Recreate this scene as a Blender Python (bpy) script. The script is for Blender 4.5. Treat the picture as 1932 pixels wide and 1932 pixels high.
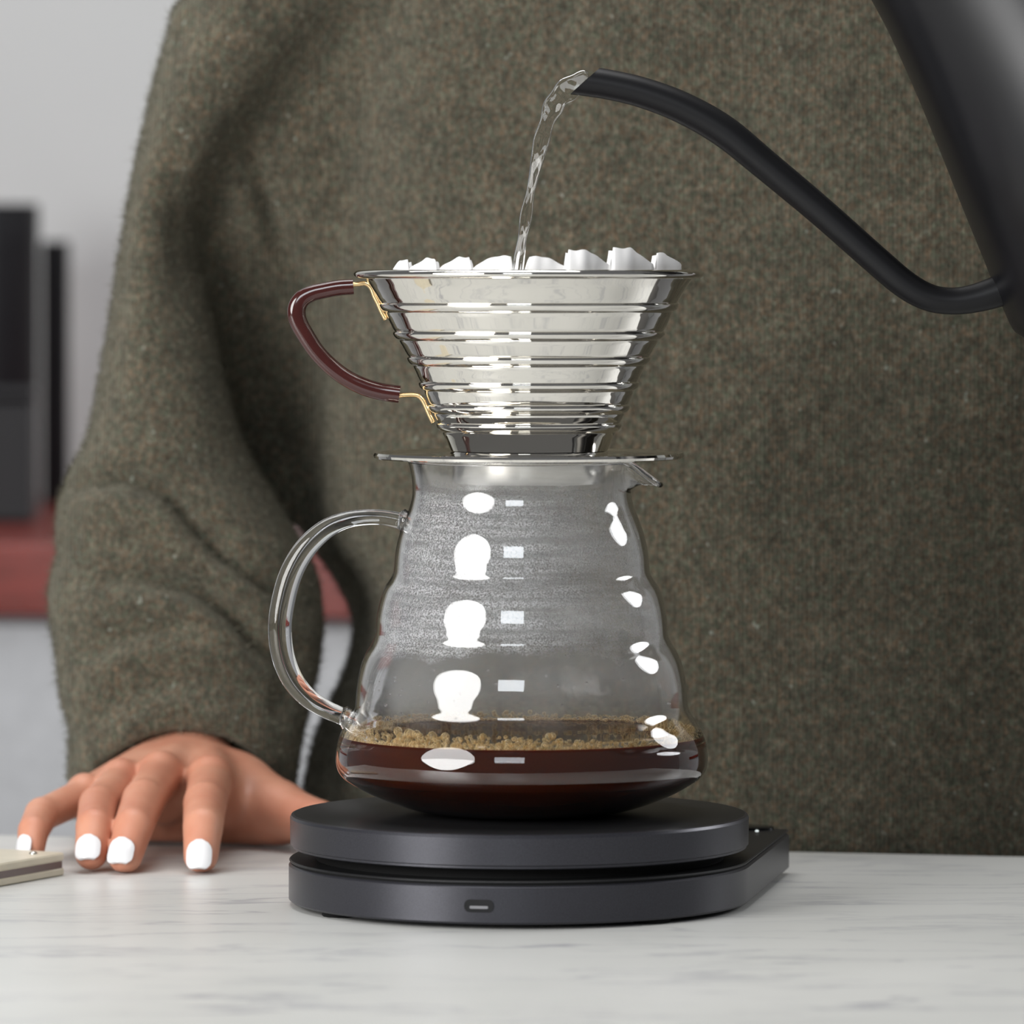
import bpy, math, random
import numpy as np
from mathutils import Vector, Matrix

random.seed(7)
rng = np.random.default_rng(7)
scene = bpy.context.scene
for o in list(bpy.data.objects):
    bpy.data.objects.remove(o)

# ------------------------------------------------------------------ scale of the place
# one modelling unit ("u") is 0.175 mm; the pour-over set stands at y = 0 and the
# counter top is z = 0.  The camera is level, 10800 u (1.89 m) in front, 1188 u above the top.
K = 0.000175
D = 10800.0
CAMZ = 1188.0
YAW = math.radians(-12.0)          # the kitchen stands turned against the camera axis

def U(x, y, d=0.0):
    """photo position + distance behind the pour-over axis -> place in u"""
    f = 1.0 + d / D
    return np.array([(x - 966.0) * f, d, (517.0 - y) * f + CAMZ])

# ------------------------------------------------------------------ camera
cam_d = bpy.data.cameras.new('camera')
cam = bpy.data.objects.new('camera', cam_d)
scene.collection.objects.link(cam)
cam.location = (0, -D * K, CAMZ * K)
cam.rotation_euler = (math.radians(90), 0, 0)
cam_d.sensor_width = 36.0
cam_d.lens = 36.0 * D / 1932.0
cam_d.shift_y = -(966.0 - 517.0) / 1932.0
cam_d.clip_start = 0.05
cam_d.clip_end = 60
cam_d.dof.use_dof = True
cam_d.dof.focus_distance = (D - 20) * K
cam_d.dof.aperture_fstop = 13.0
scene.camera = cam

# ------------------------------------------------------------------ world, lights, exposure
world = bpy.data.worlds.new('world')
scene.world = world
world.use_nodes = True
bg = world.node_tree.nodes['Background']
bg.inputs[0].default_value = (0.93, 0.95, 1.0, 1)
bg.inputs[1].default_value = 0.14

def area(name, loc, target, power, shape, sx, sy=None, color=(1, 1, 1)):
    l = bpy.data.lights.new(name, 'AREA')
    l.energy = power
    l.shape = shape
    l.size = sx
    if sy:
        l.size_y = sy
    l.color = color
    o = bpy.data.objects.new(name, l)
    scene.collection.objects.link(o)
    o.location = loc
    v = Vector(target) - Vector(loc)
    o.rotation_euler = v.to_track_quat('-Z', 'Y').to_euler()
    return o

# big round softbox front left, a second one to the right, window behind the camera, ceiling lamp
area('softbox_front', (-1.08, -1.0, 0.50), (0, 0, 0.1), 28, 'DISK', 0.95, color=(1.0, 0.995, 0.985))
area('softbox_side', (1.18, 0.46, 0.62), (0, 0, 0.12), 6, 'DISK', 0.5, color=(0.97, 0.98, 1.0))
area('window_front', (-0.45, -3.3, 1.25), (0, 0, 0.15), 18, 'RECTANGLE', 1.1, 0.6, color=(0.9, 0.95, 1.0))
area('ceiling_lamp', (-0.15, 0.15, 2.0), (-0.1, 0.0, 0.0), 21, 'RECTANGLE', 1.3, 1.0)
area('kitchen_lamp', (-0.6, 1.0, 2.0), (-0.5, 1.9, 0.3), 11.5, 'RECTANGLE', 1.4, 0.5)

scene.view_settings.view_transform = 'Standard'
scene.view_settings.look = 'None'
scene.view_settings.gamma = 1.0
scene.view_settings.use_curve_mapping = False
scene.view_settings.exposure = 0.0
scene.cycles.transparent_max_bounces = 24
scene.cycles.max_bounces = 10
scene.cycles.transmission_bounces = 10
scene.cycles.glossy_bounces = 6

# ------------------------------------------------------------------ node helpers
def new_mat(name):
    m = bpy.data.materials.new(name)
    m.use_nodes = True
    nt = m.node_tree
    return m, nt, nt.nodes['Principled BSDF'], nt.nodes['Material Output']

def setp(b, **kw):
    names = dict(color='Base Color', rough='Roughness', metal='Metallic', ior='IOR', trans='Transmission Weight',
                 spec='Specular IOR Level', coat='Coat Weight', coatr='Coat Roughness', sheen='Sheen Weight',
                 sheenr='Sheen Roughness', sss='Subsurface Weight', sssr='Subsurface Radius', ssss='Subsurface Scale',
                 aniso='Anisotropic', alpha='Alpha')
    for k, v in kw.items():
        if k in ('color',) and len(v) == 3:
            v = (*v, 1)
        b.inputs[names[k]].default_value = v

def nd(nt, typ, **kw):
    n = nt.nodes.new(typ)
    for k, v in kw.items():
        if k.startswith('i_'):
            key = k[2:]
            n.inputs[int(key) if key.isdigit() else key].default_value = v
        else:
            setattr(n, k, v)
    return n

def lk(nt, a, b):
    nt.links.new(a, b)

def ramp(nt, src, stops, interp='LINEAR'):
    r = nt.nodes.new('ShaderNodeValToRGB')
    r.color_ramp.interpolation = interp
    e = r.color_ramp.elements
    while len(e) < len(stops):
        e.new(0.5)
    for el, (p, c) in zip(e, stops):
        el.position = p
        el.color = (*c, 1) if len(c) == 3 else c
    lk(nt, src, r.inputs[0])
    return r

def coords(nt, scale=(1, 1, 1), rot=(0, 0, 0)):
    tc = nd(nt, 'ShaderNodeTexCoord')
    mp = nd(nt, 'ShaderNodeMapping')
    mp.inputs['Scale'].default_value = scale
    mp.inputs['Rotation'].default_value = rot
    lk(nt, tc.outputs['Object'], mp.inputs[0])
    return mp.outputs[0]

def noise(nt, vec, scale, detail=3, rough=0.55):
    n = nd(nt, 'ShaderNodeTexNoise')
    n.inputs['Scale'].default_value = scale
    n.inputs['Detail'].default_value = detail
    n.inputs['Roughness'].default_value = rough
    lk(nt, vec, n.inputs['Vector'])
    return n

def bump(nt, h, b, strength=0.3, dist=0.001):
    n = nd(nt, 'ShaderNodeBump')
    n.inputs['Strength'].default_value = strength
    n.inputs['Distance'].default_value = dist
    lk(nt, h, n.inputs['Height'])
    lk(nt, n.outputs[0], b.inputs['Normal'])
    return n

def math_n(nt, op, a, b=None, c=None):
    n = nd(nt, 'ShaderNodeMath', operation=op)
    for i, v in enumerate((a, b, c)):
        if v is None:
            continue
        if isinstance(v, (int, float)):
            n.inputs[i].default_value = v
        else:
            lk(nt, v, n.inputs[i])
    return n.outputs[0]

def mix_c(nt, fac, a, b, blend='MIX'):
    n = nd(nt, 'ShaderNodeMix', data_type='RGBA', blend_type=blend)
    for sock, v in ((0, fac), (6, a), (7, b)):
        if isinstance(v, (int, float)):
            n.inputs[sock].default_value = v
        elif isinstance(v, tuple):
            n.inputs[sock].default_value = (*v, 1) if len(v) == 3 else v
        else:
            lk(nt, v, n.inputs[sock])
    return n.outputs[2]

M = {}

def simple(name, color, rough, **kw):
    m, nt, b, o = new_mat(name)
    setp(b, color=color, rough=rough, **kw)
    v = coords(nt)
    n = noise(nt, v, 90, 2)
    r = ramp(nt, n.outputs['Fac'], [(0.3, tuple(c * 0.93 for c in color)), (0.7, tuple(min(1, c * 1.06) for c in color))])
    lk(nt, r.outputs[0], b.inputs['Base Color'])
    M[name] = m
    return m

# wall paint
m, nt, b, o = new_mat('wall_paint'); M['wall'] = m
v = coords(nt)
n = noise(nt, v, 3, 3)
r = ramp(nt, n.outputs['Fac'], [(0.3, (0.64, 0.662, 0.658)), (0.7, (0.68, 0.70, 0.695))])
lk(nt, r.outputs[0], b.inputs['Base Color']); setp(b, rough=0.85)
n2 = noise(nt, v, 400, 2); bump(nt, n2.outputs['Fac'], b, 0.1, 0.0005)
simple('cabinet_grey', (0.50, 0.505, 0.52), 0.5)
simple('floor_paint', (0.42, 0.40, 0.38), 0.6)
simple('black_plastic', (0.007, 0.007, 0.009), 0.45, spec=0.3)
simple('black_steel', (0.012, 0.012, 0.014), 0.5, spec=0.3)
simple('steel_grey', (0.18, 0.18, 0.19), 0.4)

# red-brown wood worktop
m, nt, b, o = new_mat('red_wood'); M['red_wood'] = m
v = coords(nt, (1.5, 30, 30))
n = noise(nt, v, 6, 4)
r = ramp(nt, n.outputs['Fac'], [(0.3, (0.150, 0.022, 0.015)), (0.7, (0.245, 0.038, 0.028))])
lk(nt, r.outputs[0], b.inputs['Base Color']); setp(b, rough=0.25, spec=0.3)

# marble-look counter top: white with thin grey streaks along its length
m, nt, b, o = new_mat('marble'); M['marble'] = m
tc = nd(nt, 'ShaderNodeTexCoord')
warp = noise(nt, tc.outputs['Object'], 5, 3)
addv = nd(nt, 'ShaderNodeVectorMath', operation='MULTIPLY_ADD')
lk(nt, warp.outputs['Color'], addv.inputs[0]); addv.inputs[1].default_value = (0.05, 0.06, 0.0)
lk(nt, tc.outputs['Object'], addv.inputs[2])
def streak(scale_y, scale_x, off, p0, p1):
    mp = nd(nt, 'ShaderNodeMapping'); mp.inputs['Scale'].default_value = (scale_x, scale_y, 1)
    mp.inputs['Location'].default_value = (off, off * 1.7, 0)
    mp.inputs['Rotation'].default_value = (0, 0, math.radians(-9))
    lk(nt, addv.outputs[0], mp.inputs[0])
    n = noise(nt, mp.outputs[0], 1.0, 6, 0.6)
    a = math_n(nt, 'SUBTRACT', n.outputs['Fac'], 0.5)
    a = math_n(nt, 'ABSOLUTE', a)
    mr = nd(nt, 'ShaderNodeMapRange'); mr.interpolation_type = 'SMOOTHSTEP'
    lk(nt, a, mr.inputs[0]); mr.inputs[1].default_value = p0; mr.inputs[2].default_value = p1
    mr.inputs[3].default_value = 1.0; mr.inputs[4].default_value = 0.0
    return mr.outputs[0]
s1 = streak(14, 3.2, 3.1, 0.0, 0.017)
s2 = streak(34, 6.0, 9.4, 0.0, 0.024)
mask = noise(nt, tc.outputs['Object'], 7, 2)
mk = nd(nt, 'ShaderNodeMapRange'); lk(nt, mask.outputs['Fac'], mk.inputs[0]); mk.inputs[1].default_value = 0.45; mk.inputs[2].default_value = 0.68
s1 = math_n(nt, 'MULTIPLY', s1, mk.outputs[0])
mk2 = nd(nt, 'ShaderNodeMapRange'); lk(nt, mask.outputs['Fac'], mk2.inputs[0]); mk2.inputs[1].default_value = 0.6; mk2.inputs[2].default_value = 0.4
s2 = math_n(nt, 'MULTIPLY', math_n(nt, 'MULTIPLY', s2, mk2.outputs[0]), 0.6)
st = math_n(nt, 'MAXIMUM', s1, s2)
cl = noise(nt, addv.outputs[0], 9, 3)
base = ramp(nt, cl.outputs['Fac'], [(0.3, (0.605, 0.607, 0.580)), (0.7, (0.665, 0.662, 0.635))])
c = mix_c(nt, math_n(nt, 'MULTIPLY', st, 0.85), base.outputs[0], (0.30, 0.30, 0.335))
lk(nt, c, b.inputs['Base Color']); setp(b, rough=0.33, spec=0.4)

# mottled olive wool
def wool(name, bright=1.0):
    m, nt, b, o = new_mat(name)
    tc = nd(nt, 'ShaderNodeTexCoord')
    v = tc.outputs['Object']
    mp = nd(nt, 'ShaderNodeMapping'); mp.inputs['Scale'].default_value = (1.0, 1.0, 0.75); lk(nt, v, mp.inputs[0])
    n1 = noise(nt, mp.outputs[0], 470, 4, 0.75)
    n2 = noise(nt, mp.outputs[0], 1300, 2, 0.6)
    n3 = noise(nt, v, 95, 4, 0.65)
    n4 = noise(nt, v, 620, 1, 0.5)
    g = lambda *c: tuple(x * bright for x in c)
    r1 = ramp(nt, n1.outputs['Fac'], [(0.32, g(0.036, 0.0322, 0.0242)), (0.5, g(0.077, 0.069, 0.0525)), (0.70, g(0.142, 0.127, 0.098))])
    hue = ramp(nt, n4.outputs['Fac'], [(0.35, (0.86, 1.03, 0.95)), (0.5, (1, 1, 1)), (0.66, (1.16, 0.96, 0.84))])
    c = mix_c(nt, 1.0, r1.outputs[0], hue.outputs[0], 'MULTIPLY')
    r2 = ramp(nt, n2.outputs['Fac'], [(0.3, (0.55, 0.55, 0.55)), (0.7, (1.45, 1.45, 1.45))])
    c = mix_c(nt, 0.75, c, r2.outputs[0], 'MULTIPLY')
    r3 = ramp(nt, n3.outputs['Fac'], [(0.3, (0.74, 0.76, 0.76)), (0.7, (1.26, 1.22, 1.17))])
    c = mix_c(nt, 1.0, c, r3.outputs[0], 'MULTIPLY')
    # stray pale fibres knitted in
    n5 = noise(nt, v, 420, 0, 0.5)
    fl = nd(nt, 'ShaderNodeMapRange'); lk(nt, n5.outputs['Fac'], fl.inputs[0]); fl.inputs[1].default_value = 0.80; fl.inputs[2].default_value = 0.86
    c = mix_c(nt, math_n(nt, 'MULTIPLY', fl.outputs[0], 0.6), c, (0.26, 0.28, 0.24))
    lk(nt, c, b.inputs['Base Color'])
    # knit: fine upright ribs broken by stitches
    wv = nd(nt, 'ShaderNodeTexWave', wave_type='BANDS', bands_direction='X', wave_profile='SIN')
    wv.inputs['Scale'].default_value = 205; wv.inputs['Distortion'].default_value = 0.8
    wv.inputs['Detail'].default_value = 1; wv.inputs['Detail Scale'].default_value = 3
    lk(nt, v, wv.inputs['Vector'])
    h = math_n(nt, 'ADD', math_n(nt, 'MULTIPLY', wv.outputs['Fac'], 0.35), math_n(nt, 'ADD', n1.outputs['Fac'], math_n(nt, 'MULTIPLY', n2.outputs['Fac'], 0.7)))
    bump(nt, h, b, 0.7, 0.0011)
    setp(b, rough=1.0, spec=0.05, sheen=0.25, sheenr=0.6)
    b.inputs['Sheen Tint'].default_value = (0.75, 0.72, 0.6, 1)
    M[name] = m
wool('wool')
m, nt, b, o = new_mat('wool_fibre'); M['fibre'] = m
v = coords(nt)
n = noise(nt, v, 500, 1)
r = ramp(nt, n.outputs['Fac'], [(0.3, (0.07, 0.07, 0.052)), (0.55, (0.125, 0.115, 0.085)), (0.75, (0.21, 0.195, 0.155))])
lk(nt, r.outputs[0], b.inputs['Base Color']); setp(b, rough=1.0, spec=0.02)

# skin
m, nt, b, o = new_mat('skin'); M['skin'] = m
v = coords(nt)
n = noise(nt, v, 42, 3, 0.6)
r = ramp(nt, n.outputs['Fac'], [(0.3, (0.49, 0.195, 0.122)), (0.55, (0.55, 0.250, 0.160)), (0.75, (0.60, 0.300, 0.200))])
lk(nt, r.outputs[0], b.inputs['Base Color'])
n2 = noise(nt, v, 900, 2); n3 = noise(nt, v, 220, 3)
h = math_n(nt, 'ADD', math_n(nt, 'MULTIPLY', n2.outputs['Fac'], 0.4), n3.outputs['Fac'])
bump(nt, h, b, 0.18, 0.0006)
setp(b, rough=0.46, sss=0.15, ssss=0.003, spec=0.4)
b.inputs['Subsurface Radius'].default_value = (1.0, 0.35, 0.2)
simple('nail_polish', (0.80, 0.79, 0.80), 0.16, coat=0.5)

# mirror-polished steel
m, nt, b, o = new_mat('polished_steel'); M['steel'] = m
v = coords(nt)
n = noise(nt, v, 12, 3)
r = ramp(nt, n.outputs['Fac'], [(0.3, (0.80, 0.775, 0.72)), (0.7, (0.84, 0.815, 0.765))])
lk(nt, r.outputs[0], b.inputs['Base Color']); setp(b, rough=0.045, metal=1.0)
n2 = noise(nt, v, 45, 2); bump(nt, n2.outputs['Fac'], b, 0.06, 0.0006)
m, nt, b, o = new_mat('satin_steel'); M['satin'] = m
v = coords(nt)
n = noise(nt, v, 40, 3)
r = ramp(nt, n.outputs['Fac'], [(0.3, (0.60, 0.58, 0.54)), (0.7, (0.68, 0.66, 0.62))])
lk(nt, r.outputs[0], b.inputs['Base Color']); setp(b, rough=0.22, metal=1.0)
simple('brass', (0.78, 0.56, 0.30), 0.28, metal=1.0)
simple('case_grey', (0.16, 0.12, 0.115), 0.3)
simple('cream_enamel', (0.66, 0.60, 0.47), 0.35)
simple('brown_grip', (0.042, 0.0085, 0.0068), 0.12, coat=0.4)
simple('paper', (0.84, 0.83, 0.82), 0.9)
simple('rubber', (0.004, 0.004, 0.004), 0.8, spec=0.2)

# anodised black scale with fine sparkle
def anodised(name, col, rough):
    m, nt, b, o = new_mat(name); M[name] = m
    v = coords(nt)
    n = noise(nt, v, 3800, 1)
    r = ramp(nt, n.outputs['Fac'], [(0.3, tuple(x * 0.8 for x in col)), (0.7, tuple(x * 1.2 for x in col))])
    lk(nt, r.outputs[0], b.inputs['Base Color']); setp(b, rough=rough, metal=0.55, spec=0.5)
anodised('anodised', (0.042, 0.042, 0.050), 0.33)
anodised('anodised_top', (0.020, 0.020, 0.021), 0.40)
simple('gloss_black', (0.005, 0.005, 0.006), 0.10)
simple('led_glow', (0.9, 0.97, 0.95), 0.3)
lb = M['led_glow'].node_tree.nodes['Principled BSDF']
lb.inputs['Emission Color'].default_value = (0.9, 1, 0.97, 1); lb.inputs['Emission Strength'].default_value = 0.7
simple('kettle_black', (0.0040, 0.0040, 0.0055), 0.31, spec=0.42)
simple('spout_black', (0.0045, 0.0045, 0.0054), 0.44, spec=0.3)

# clear glass and water
def solid_glass(name, ior, col=(1, 1, 1)):
    m, nt, b, o = new_mat(name); M[name] = m
    setp(b, color=col, rough=0.0, trans=1.0, ior=ior)
    n = noise(nt, coords(nt), 60, 2)
    bump(nt, n.outputs['Fac'], b, 0.03, 0.0005)
solid_glass('rod_glass', 1.48)
solid_glass('water', 1.33)

# condensation film inside the carafe: fine fog, beaded bands, run-off streaks
m, nt, b, o = new_mat('condensation'); M['fog'] = m
nt.nodes.remove(b)
tc = nd(nt, 'ShaderNodeTexCoord')
sep = nd(nt, 'ShaderNodeSeparateXYZ'); lk(nt, tc.outputs['Object'], sep.inputs[0])
zz = sep.outputs[2]                                    # metres above the carafe foot
fine = noise(nt, tc.outputs['Object'], 1900, 2, 0.75)
mid = noise(nt, tc.outputs['Object'], 45, 4, 0.6)
mp = nd(nt, 'ShaderNodeMapping'); mp.inputs['Scale'].default_value = (30, 30, 420); lk(nt, tc.outputs['Object'], mp.inputs[0])
hstreak = noise(nt, mp.outputs[0], 1.0, 3, 0.6)
def band(lo0, lo1, hi1, hi0):
    a = nd(nt, 'ShaderNodeMapRange', interpolation_type='SMOOTHSTEP'); lk(nt, zz, a.inputs[0]); a.inputs[1].default_value = lo0; a.inputs[2].default_value = lo1
    c = nd(nt, 'ShaderNodeMapRange', interpolation_type='SMOOTHSTEP'); lk(nt, zz, c.inputs[0]); c.inputs[1].default_value = hi1; c.inputs[2].default_value = hi0
    c.inputs[3].default_value = 1; c.inputs[4].default_value = 0
    return math_n(nt, 'MULTIPLY', a.outputs[0], c.outputs[0])
zof = lambda y: (1533 - y) * K
wob = math_n(nt, 'MULTIPLY_ADD', mid.outputs['Fac'], 0.012, -0.006)
zz = math_n(nt, 'ADD', zz, wob)
whole = band(zof(1372), zof(1290), zof(905), zof(880))
upper = band(zof(1235), zof(1205), zof(960), zof(900))
beads = nd(nt, 'ShaderNodeMapRange'); lk(nt, fine.outputs['Fac'], beads.inputs[0]); beads.inputs[1].default_value = 0.44; beads.inputs[2].default_value = 0.56
hs = nd(nt, 'ShaderNodeMapRange'); lk(nt, hstreak.outputs['Fac'], hs.inputs[0]); hs.inputs[1].default_value = 0.35; hs.inputs[2].default_value = 0.7
md = nd(nt, 'ShaderNodeMapRange'); lk(nt, mid.outputs['Fac'], md.inputs[0]); md.inputs[1].default_value = 0.35; md.inputs[2].default_value = 0.65; md.inputs[3].default_value = 0.5
rt = nd(nt, 'ShaderNodeMapRange', interpolation_type='SMOOTHSTEP'); lk(nt, math_n(nt, 'ADD', sep.outputs[0], math_n(nt, 'MULTIPLY', wob, 3.0)), rt.inputs[0])
rt.inputs[1].default_value = -0.005; rt.inputs[2].default_value = 0.03; rt.inputs[3].default_value = 1.0; rt.inputs[4].default_value = 0.25
a1 = math_n(nt, 'MULTIPLY', whole, math_n(nt, 'MULTIPLY', md.outputs[0], 0.27))
a2 = math_n(nt, 'MULTIPLY', upper, math_n(nt, 'MULTIPLY', beads.outputs[0], math_n(nt, 'MULTIPLY', rt.outputs[0], math_n(nt, 'MULTIPLY_ADD', hs.outputs[0], 0.75, 0.28))))
al = math_n(nt, 'ADD', a1, a2)
tr = nd(nt, 'ShaderNodeBsdfTransparent')
df = nd(nt, 'ShaderNodeBsdfDiffuse'); df.inputs[0].default_value = (0.86, 0.87, 0.88, 1)
tl = nd(nt, 'ShaderNodeBsdfTranslucent'); tl.inputs[0].default_value = (0.86, 0.87, 0.88, 1)
m1 = nd(nt, 'ShaderNodeMixShader'); m1.inputs[0].default_value = 0.35; lk(nt, df.outputs[0], m1.inputs[1]); lk(nt, tl.outputs[0], m1.inputs[2])
m2 = nd(nt, 'ShaderNodeMixShader'); lk(nt, al, m2.inputs[0]); lk(nt, tr.outputs[0], m2.inputs[1]); lk(nt, m1.outputs[0], m2.inputs[2])
lk(nt, m2.outputs[0], o.inputs[0])

# coffee and its foam
m, nt, b, o = new_mat('coffee'); M['coffee'] = m
n = noise(nt, coords(nt), 18, 2)
r = ramp(nt, n.outputs['Fac'], [(0.3, (0.034, 0.0050, 0.0007)), (0.7, (0.052, 0.0095, 0.0013))])
lk(nt, r.outputs[0], b.inputs['Base Color']); setp(b, rough=0.02, ior=1.12, sss=0.2, ssss=0.006)
b.inputs['Subsurface Radius'].default_value = (1.0, 0.2, 0.05)
m, nt, b, o = new_mat('foam'); M['foam'] = m
n = noise(nt, coords(nt), 700, 2)
r = ramp(nt, n.outputs['Fac'], [(0.3, (0.78, 0.56, 0.24)), (0.7, (0.98, 0.86, 0.56))])
lk(nt, r.outputs[0], b.inputs['Base Color']); setp(b, rough=0.08, coat=0.5)
tr = nd(nt, 'ShaderNodeBsdfTransparent'); tr.inputs[0].default_value = (0.95, 0.85, 0.65, 1)
lw = nd(nt, 'ShaderNodeLayerWeight'); lw.inputs['Blend'].default_value = 0.5
fac = ramp(nt, lw.outputs['Facing'], [(0.0, (0.22,) * 3), (0.4, (0.32,) * 3), (0.72, (1, 1, 1))])
mx = nd(nt, 'ShaderNodeMixShader'); lk(nt, fac.outputs[0], mx.inputs[0]); lk(nt, tr.outputs[0], mx.inputs[1]); lk(nt, b.outputs[0], mx.inputs[2])
lk(nt, mx.outputs[0], o.inputs[0])

# ------------------------------------------------------------------ object helpers
ORIGIN = {}

def thing(name, label, cat, loc_u, group=None):
    o = bpy.data.objects.new(name, None)
    scene.collection.objects.link(o)
    o.empty_display_size = 0.02
    o.location = [c * K for c in loc_u]
    ORIGIN[o.name] = np.array(loc_u, float)
    o['label'] = label
    o['category'] = cat
    if group:
        o['group'] = group
    return o

def mesh_obj(name, verts, faces, mat, parent=None, smooth=True, label=None, cat=None, kind=None, angle=None, origin=None):
    """verts in u, place coordinates; the object's origin is its parent's (or the given) base"""
    verts = np.asarray(verts, float)
    if parent is not None:
        org = ORIGIN[parent.name]
    elif origin is not None:
        org = np.array(origin, float)
    else:
        org = np.zeros(3)
    me = bpy.data.meshes.new(name)
    me.from_pydata(((verts - org) * K).tolist(), [], [list(f) for f in faces])
    me.validate()
    me.update()
    if smooth:
        me.polygons.foreach_set('use_smooth', [True] * len(me.polygons))
        if angle is not None:
            me.set_sharp_from_angle(angle=math.radians(angle))
    if mat is not None:
        me.materials.append(M[mat])
    o = bpy.data.objects.new(name, me)
    scene.collection.objects.link(o)
    ORIGIN[o.name] = org
    if parent is not None:
        o.parent = parent
    else:
        o.location = org * K
    if label:
        o['label'] = label
    if cat:
        o['category'] = cat
    if kind:
        o['kind'] = kind
    return o

def revolve(profile, cx, cy, n=96, close=False):
    """profile [(r, z)], ordered; returns verts, faces (outward when z rises with the outside on the right)"""
    V, F = [], []
    for r, z in profile:
        for i in range(n):
            a = 2 * math.pi * i / n
            V.append((cx + r * math.cos(a), cy + r * math.sin(a), z))
    m = len(profile)
    for j in range(m if close else m - 1):
        j2 = (j + 1) % m
        for i in range(n):
            i2 = (i + 1) % n
            F.append((j * n + i, j * n + i2, j2 * n + i2, j2 * n + i))
    return V, F

def catmull(pts, per=8):
    pts = np.asarray(pts, float)
    P = np.vstack([2 * pts[0] - pts[1], pts, 2 * pts[-1] - pts[-2]])
    out = []
    for i in range(1, len(P) - 2):
        for k in range(per):
            t = k / per
            p0, p1, p2, p3 = P[i - 1], P[i], P[i + 1], P[i + 2]
            out.append(0.5 * ((2 * p1) + (-p0 + p2) * t + (2 * p0 - 5 * p1 + 4 * p2 - p3) * t * t + (-p0 + 3 * p1 - 3 * p2 + p3) * t ** 3))
    out.append(P[-2])
    return np.array(out)

def tube(path, radii, n=20, caps=True, ref=(0, 1, 0), squash=None):
    path = np.asarray(path, float)
    m = len(path)
    radii = np.broadcast_to(np.asarray(radii, float), (m,))
    V, F = [], []
    for i in range(m):
        t = path[min(i + 1, m - 1)] - path[max(i - 1, 0)]
        t = t / np.linalg.norm(t)
        s = np.array(ref, float)
        s = s - t * s.dot(t)
        s /= np.linalg.norm(s)
        w = np.cross(t, s)
        for k in range(n):
            a = 2 * math.pi * k / n
            ca, sa = math.cos(a), math.sin(a)
            if squash:
                e = squash
                ca = math.copysign(abs(ca) ** e, ca)
                sa = math.copysign(abs(sa) ** e, sa)
            V.append(path[i] + radii[i] * (ca * s + sa * w))
    for i in range(m - 1):
        for k in range(n):
            k2 = (k + 1) % n
            F.append((i * n + k, i * n + k2, (i + 1) * n + k2, (i + 1) * n + k))
    if caps:
        F.append(tuple(range(n))[::-1])
        F.append(tuple((m - 1) * n + k for k in range(n)))
    return V, F

def prism(outline, z0, z1, bev=0.0):
    """outline CCW [(x, y)] -> closed prism with small chamfered edges"""
    o = np.array(outline, float)
    n = len(o)
    c = o.mean(0)
    def inset(e):
        if e == 0:
            return o
        out = []
        for i in range(n):
            a, b_, c_ = o[i - 1], o[i], o[(i + 1) % n]
            d1 = (b_ - a) / np.linalg.norm(b_ - a)
            d2 = (c_ - b_) / np.linalg.norm(c_ - b_)
            n1 = np.array([-d1[1], d1[0]]); n2 = np.array([-d2[1], d2[0]])
            bi = n1 + n2
            bi /= np.linalg.norm(bi)
            out.append(b_ + bi * e / max(0.4, bi.dot(n1)))
        return np.array(out)
    levels = [(bev, z0), (0, z0 + bev), (0, z1 - bev), (bev, z1)] if bev else [(0, z0), (0, z1)]
    V, F = [], []
    for e, z in levels:
        for p in inset(e):
            V.append((p[0], p[1], z))
    for l in range(len(levels) - 1):
        for i in range(n):
            i2 = (i + 1) % n
            F.append((l * n + i, l * n + i2, (l + 1) * n + i2, (l + 1) * n + i))
    F.append(tuple(range(n))[::-1])
    F.append(tuple((len(levels) - 1) * n + i for i in range(n)))
    return V, F

def rotz(pts, ang, c=(0, 0)):
    p = np.asarray(pts, float).copy()
    x, y = p[:, 0] - c[0], p[:, 1] - c[1]
    p[:, 0] = c[0] + x * math.cos(ang) - y * math.sin(ang)
    p[:, 1] = c[1] + x * math.sin(ang) + y * math.cos(ang)
    return p

def box(x0, x1, y0, y1, z0, z1, bev=0.0, ang=0.0, c=(0, 0)):
    V, F = prism([(x0, y0), (x1, y0), (x1, y1), (x0, y1)], z0, z1, bev)
    return rotz(V, ang, c), F

def merge(*vfs):
    V, F = [], []
    for v, f in vfs:
        o = len(V)
        V += [tuple(p) for p in v]
        F += [tuple(i + o for i in q) for q in f]
    return V, F

# signed-distance modelling ------------------------------------------------
def smin(a, b, k):
    h = np.clip(0.5 + 0.5 * (b - a) / k, 0, 1)
    return b + (a - b) * h - k * h * (1 - h)

def capsule(X, Y, Z, a, b, ra, rb):
    a = np.asarray(a, float); b = np.asarray(b, float)
    ab = b - a
    px, py, pz = X - a[0], Y - a[1], Z - a[2]
    t = np.clip((px * ab[0] + py * ab[1] + pz * ab[2]) / ab.dot(ab), 0, 1)
    return np.sqrt((px - t * ab[0]) ** 2 + (py - t * ab[1]) ** 2 + (pz - t * ab[2]) ** 2) - (ra + (rb - ra) * t)

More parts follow.
